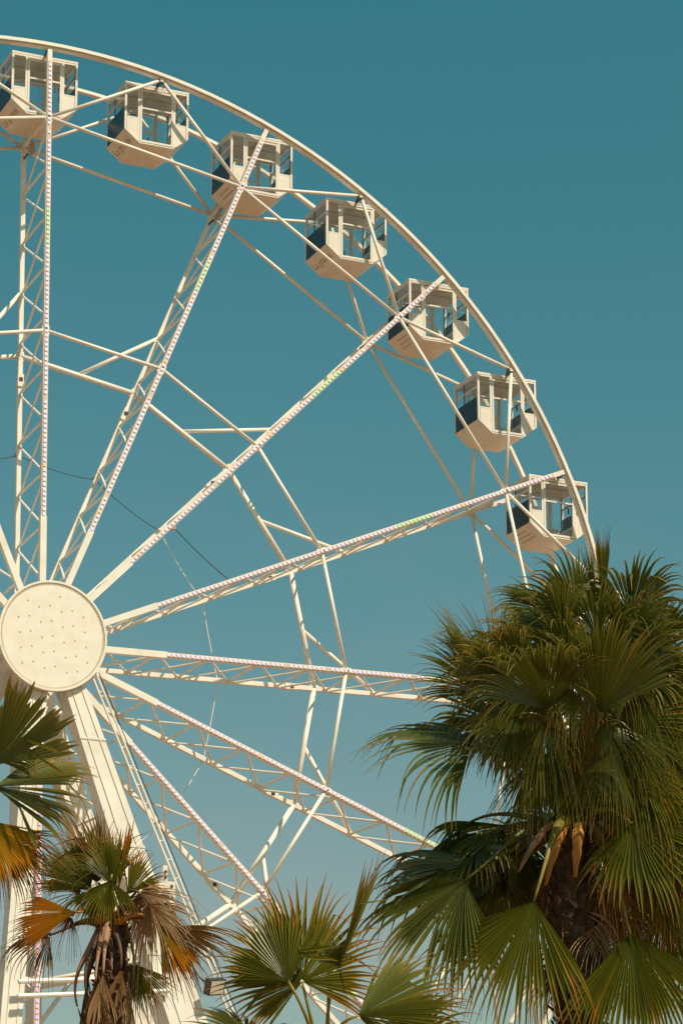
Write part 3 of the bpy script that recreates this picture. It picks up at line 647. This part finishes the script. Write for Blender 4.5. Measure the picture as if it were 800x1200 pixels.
# --- the young palm at the bottom middle
CD = 22.0
cp, ch = palm('low green fan palm at the bottom middle with one big upright round fan', 388, 1300, CD, 0.20, 0.16, 3)
put(cp, ch, CD, [
 (354, 1150, 0.10, 104, -26, 2, 126, 'Y', dict(droop=0.55, fold=0.12, spread=2.3, nseg=64, fuse=0.54, curl=0.15)),
 (338, 1150, 0.22, 122, -18, 0, 88, 'Y', dict(droop=0.25, fold=0.15, spread=1.1, fuse=0.72, nseg=36)),
 (394, 1140, 0.0, 71, -5, 62, 134, 'Y', dict(droop=0.12, fold=0.15, spread=0.24, nseg=14, fuse=0.72)),
 (386, 1146, -0.1, 86, -5, 60, 60, 'Y', dict(droop=2.0, fold=0.6, spread=0.8)),
 (420, 1190, 0.35, 15, 0, -46, 126, 'Y', dict(droop=0.6, fold=0.4, spread=1.15, fuse=0.62)),
 (290, 1215, 0.3, 165, 0, 50, 80, 'Y', dict(droop=0.8, fold=0.4)),
 (470, 1230, 0.3, 25, 0, -30, 100, 'Y', dict(droop=0.9, fold=0.4)),
 (350, 1235, 0.4, 190, 10, 30, 80, 'G', dict(droop=1.6, fold=0.4)),
])
for i in range(12):
    auto(cp, ch, i, rr, 'G', rr.uniform(-40, 0), rr.uniform(-180, 180), 0.55, 0.65, droop=1.5, fold=0.45, nseg=40)
# --- the withering palm at the lower left
LD = 27.0
lp, lh = palm('withering fan palm with orange and brown leaves in front of the white tower leg', 128, 1082, LD, 0.21, 0.12, 4)
put(lp, lh, LD, [
 (106, 1042, 0.2, 134, -18, 12, 78, 'Y', dict(droop=0.5, fold=0.25, spread=0.85, fuse=0.66)),
 (116, 1034, 0.15, 112, -14, 10, 74, 'Y', dict(droop=0.6, fold=0.3, spread=0.8, fuse=0.55)),
 (124, 1034, 0.1, 106, -5, 20, 86, 'B', dict(droop=0.35, fold=0.2, spread=0.32, nseg=12, fuse=0.6, wscale=1.2, pr=0.012)),
 (134, 1046, 0.2, 88, -5, 10, 70, 'Y', dict(droop=0.5, fold=0.3, spread=0.3, nseg=12, fuse=0.6, wscale=1.1, pr=0.012)),
 (131, 1036, 0.25, 100, -10, 0, 62, 'Y', dict(droop=1.2, fold=0.5, spread=0.9)),
 (130, 1032, 0.35, 262, 15, 0, 50, 'Y', dict(droop=1.0, fold=0.5, spread=1.1, fuse=0.5, nseg=24, pr=0.012)),
 (112, 1044, 0.30, 244, 15, 0, 44, 'G', dict(droop=1.0, fold=0.5, spread=1.0, fuse=0.5, nseg=22, pr=0.012)),
 (150, 1048, 0.20, 60, -10, -10, 52, 'Y', dict(droop=0.8, fold=0.3, spread=0.7, fuse=0.6, nseg=20, pr=0.012)),
 (136, 1054, 0.1, 77, 0, 30, 94, 'O', dict(droop=0.1, fold=0.0, spread=0.06, nseg=6, stalk='Y', wscale=2.0, fuse=0.7, pr=0.012)),
 (88, 1069, 0.35, 190, -12, 38, 76, 'O', dict(droop=0.45, fold=0.3, spread=0.6, fuse=0.8)),
 (84, 1074, 0.30, 240, 0, 14, 52, 'B', dict(droop=2.0, fold=0.6, spread=0.9, fuse=0.3, nseg=24, wscale=0.5)),
 (58, 1096, 0.15, 196, 0, 55, 74, 'B', dict(droop=2.4, fold=0.7, spread=1.5, wscale=0.7)),
 (96, 1046, -0.1, 165, 0, 40, 50, 'D', dict(droop=2.6, fold=1.0, nseg=22, spread=1.0, stalk='B', wscale=0.5, ragged=0.4)),
 (164, 1046, 0.25, -30, 10, -20, 88, 'D', dict(droop=3.0, fold=1.4, nseg=44, spread=1.7, stalk='B', ragged=0.45, wscale=0.8, fuse=0.3, pr=0.012)),
 (176, 1060, 0.35, -66, 15, 0, 100, 'D', dict(droop=3.0, fold=1.4, nseg=44, spread=1.4, stalk='B', ragged=0.45, wscale=0.8, fuse=0.3, pr=0.012)),
 (168, 1046, 0.1, -95, 5, 0, 88, 'D', dict(droop=3.0, fold=1.4, nseg=30, spread=1.2, stalk='B', ragged=0.45, wscale=0.7, fuse=0.3, pr=0.012)),
 (186, 1086, 0.35, -34, 12, -32, 94, 'B', dict(droop=0.5, fold=0.3, spread=0.75, fuse=0.55, nseg=34)),
 (188, 1088, 0.40, -54, 15, -25, 66, 'O', dict(droop=0.5, fold=0.3, spread=0.5, fuse=0.7, nseg=24)),
 (158, 1130, 0.1, -82, 0, 10, 66, 'Y', dict(droop=0.9, fold=0.9, spread=1.0)),
])
for i in range(26):
    az = i*360/26+rr.uniform(-8, 8); el = rr.uniform(-78, -58)
    auto(lp, lh-Vector((0, 0, 0.03)), i, rr, 'D' if i % 3 else 'B', el, az, rr.uniform(0.30, 0.85), rr.uniform(0.5, 0.85), droop=2.6, fold=1.5, nseg=16, spread=0.42, stalk='D' if i % 2 else 'B', pr=0.024, wscale=0.9, ragged=0.35)
# --- the palm whose leaves reach in from the left edge
SD = 24.0
sp_, sh = palm('fan palm standing outside the left frame edge, its yellow tipped leaves reaching in', -70, 985, SD, 0.22, 0.16, 5)
put(sp_, sh, SD, [
 (-6, 896, 0.5, 60, 14, 176, 106, 'G', dict(droop=0.05, fold=0.12, spread=0.85, fuse=0.9, nseg=34, pleat=0.4, wscale=1.15)),
 (-6, 890, 0.2, 30, 0, -50, 66, 'G', dict(droop=2.4, fold=0.6, spread=0.9, fuse=0.6)),
 (-6, 922, 0.4, 9, -4, -58, 116, 'Y', dict(droop=0.7, fold=0.5, spread=0.95, fuse=0.74, wscale=1.1)),
 (-14, 962, 0.6, -46, 12, -24, 84, 'O', dict(droop=0.6, fold=0.4, spread=0.75, fuse=0.62)),
 (-4, 980, 0.2, -46, 0, 10, 92, 'Y', dict(droop=1.3, fold=0.6, spread=0.9)),
])
for i in range(14):
    auto(sp_, sh, i, rr, 'G', rr.uniform(-30, 70), rr.uniform(-200, -20), 0.7, 0.7, droop=1.6, fold=0.45, nseg=40)
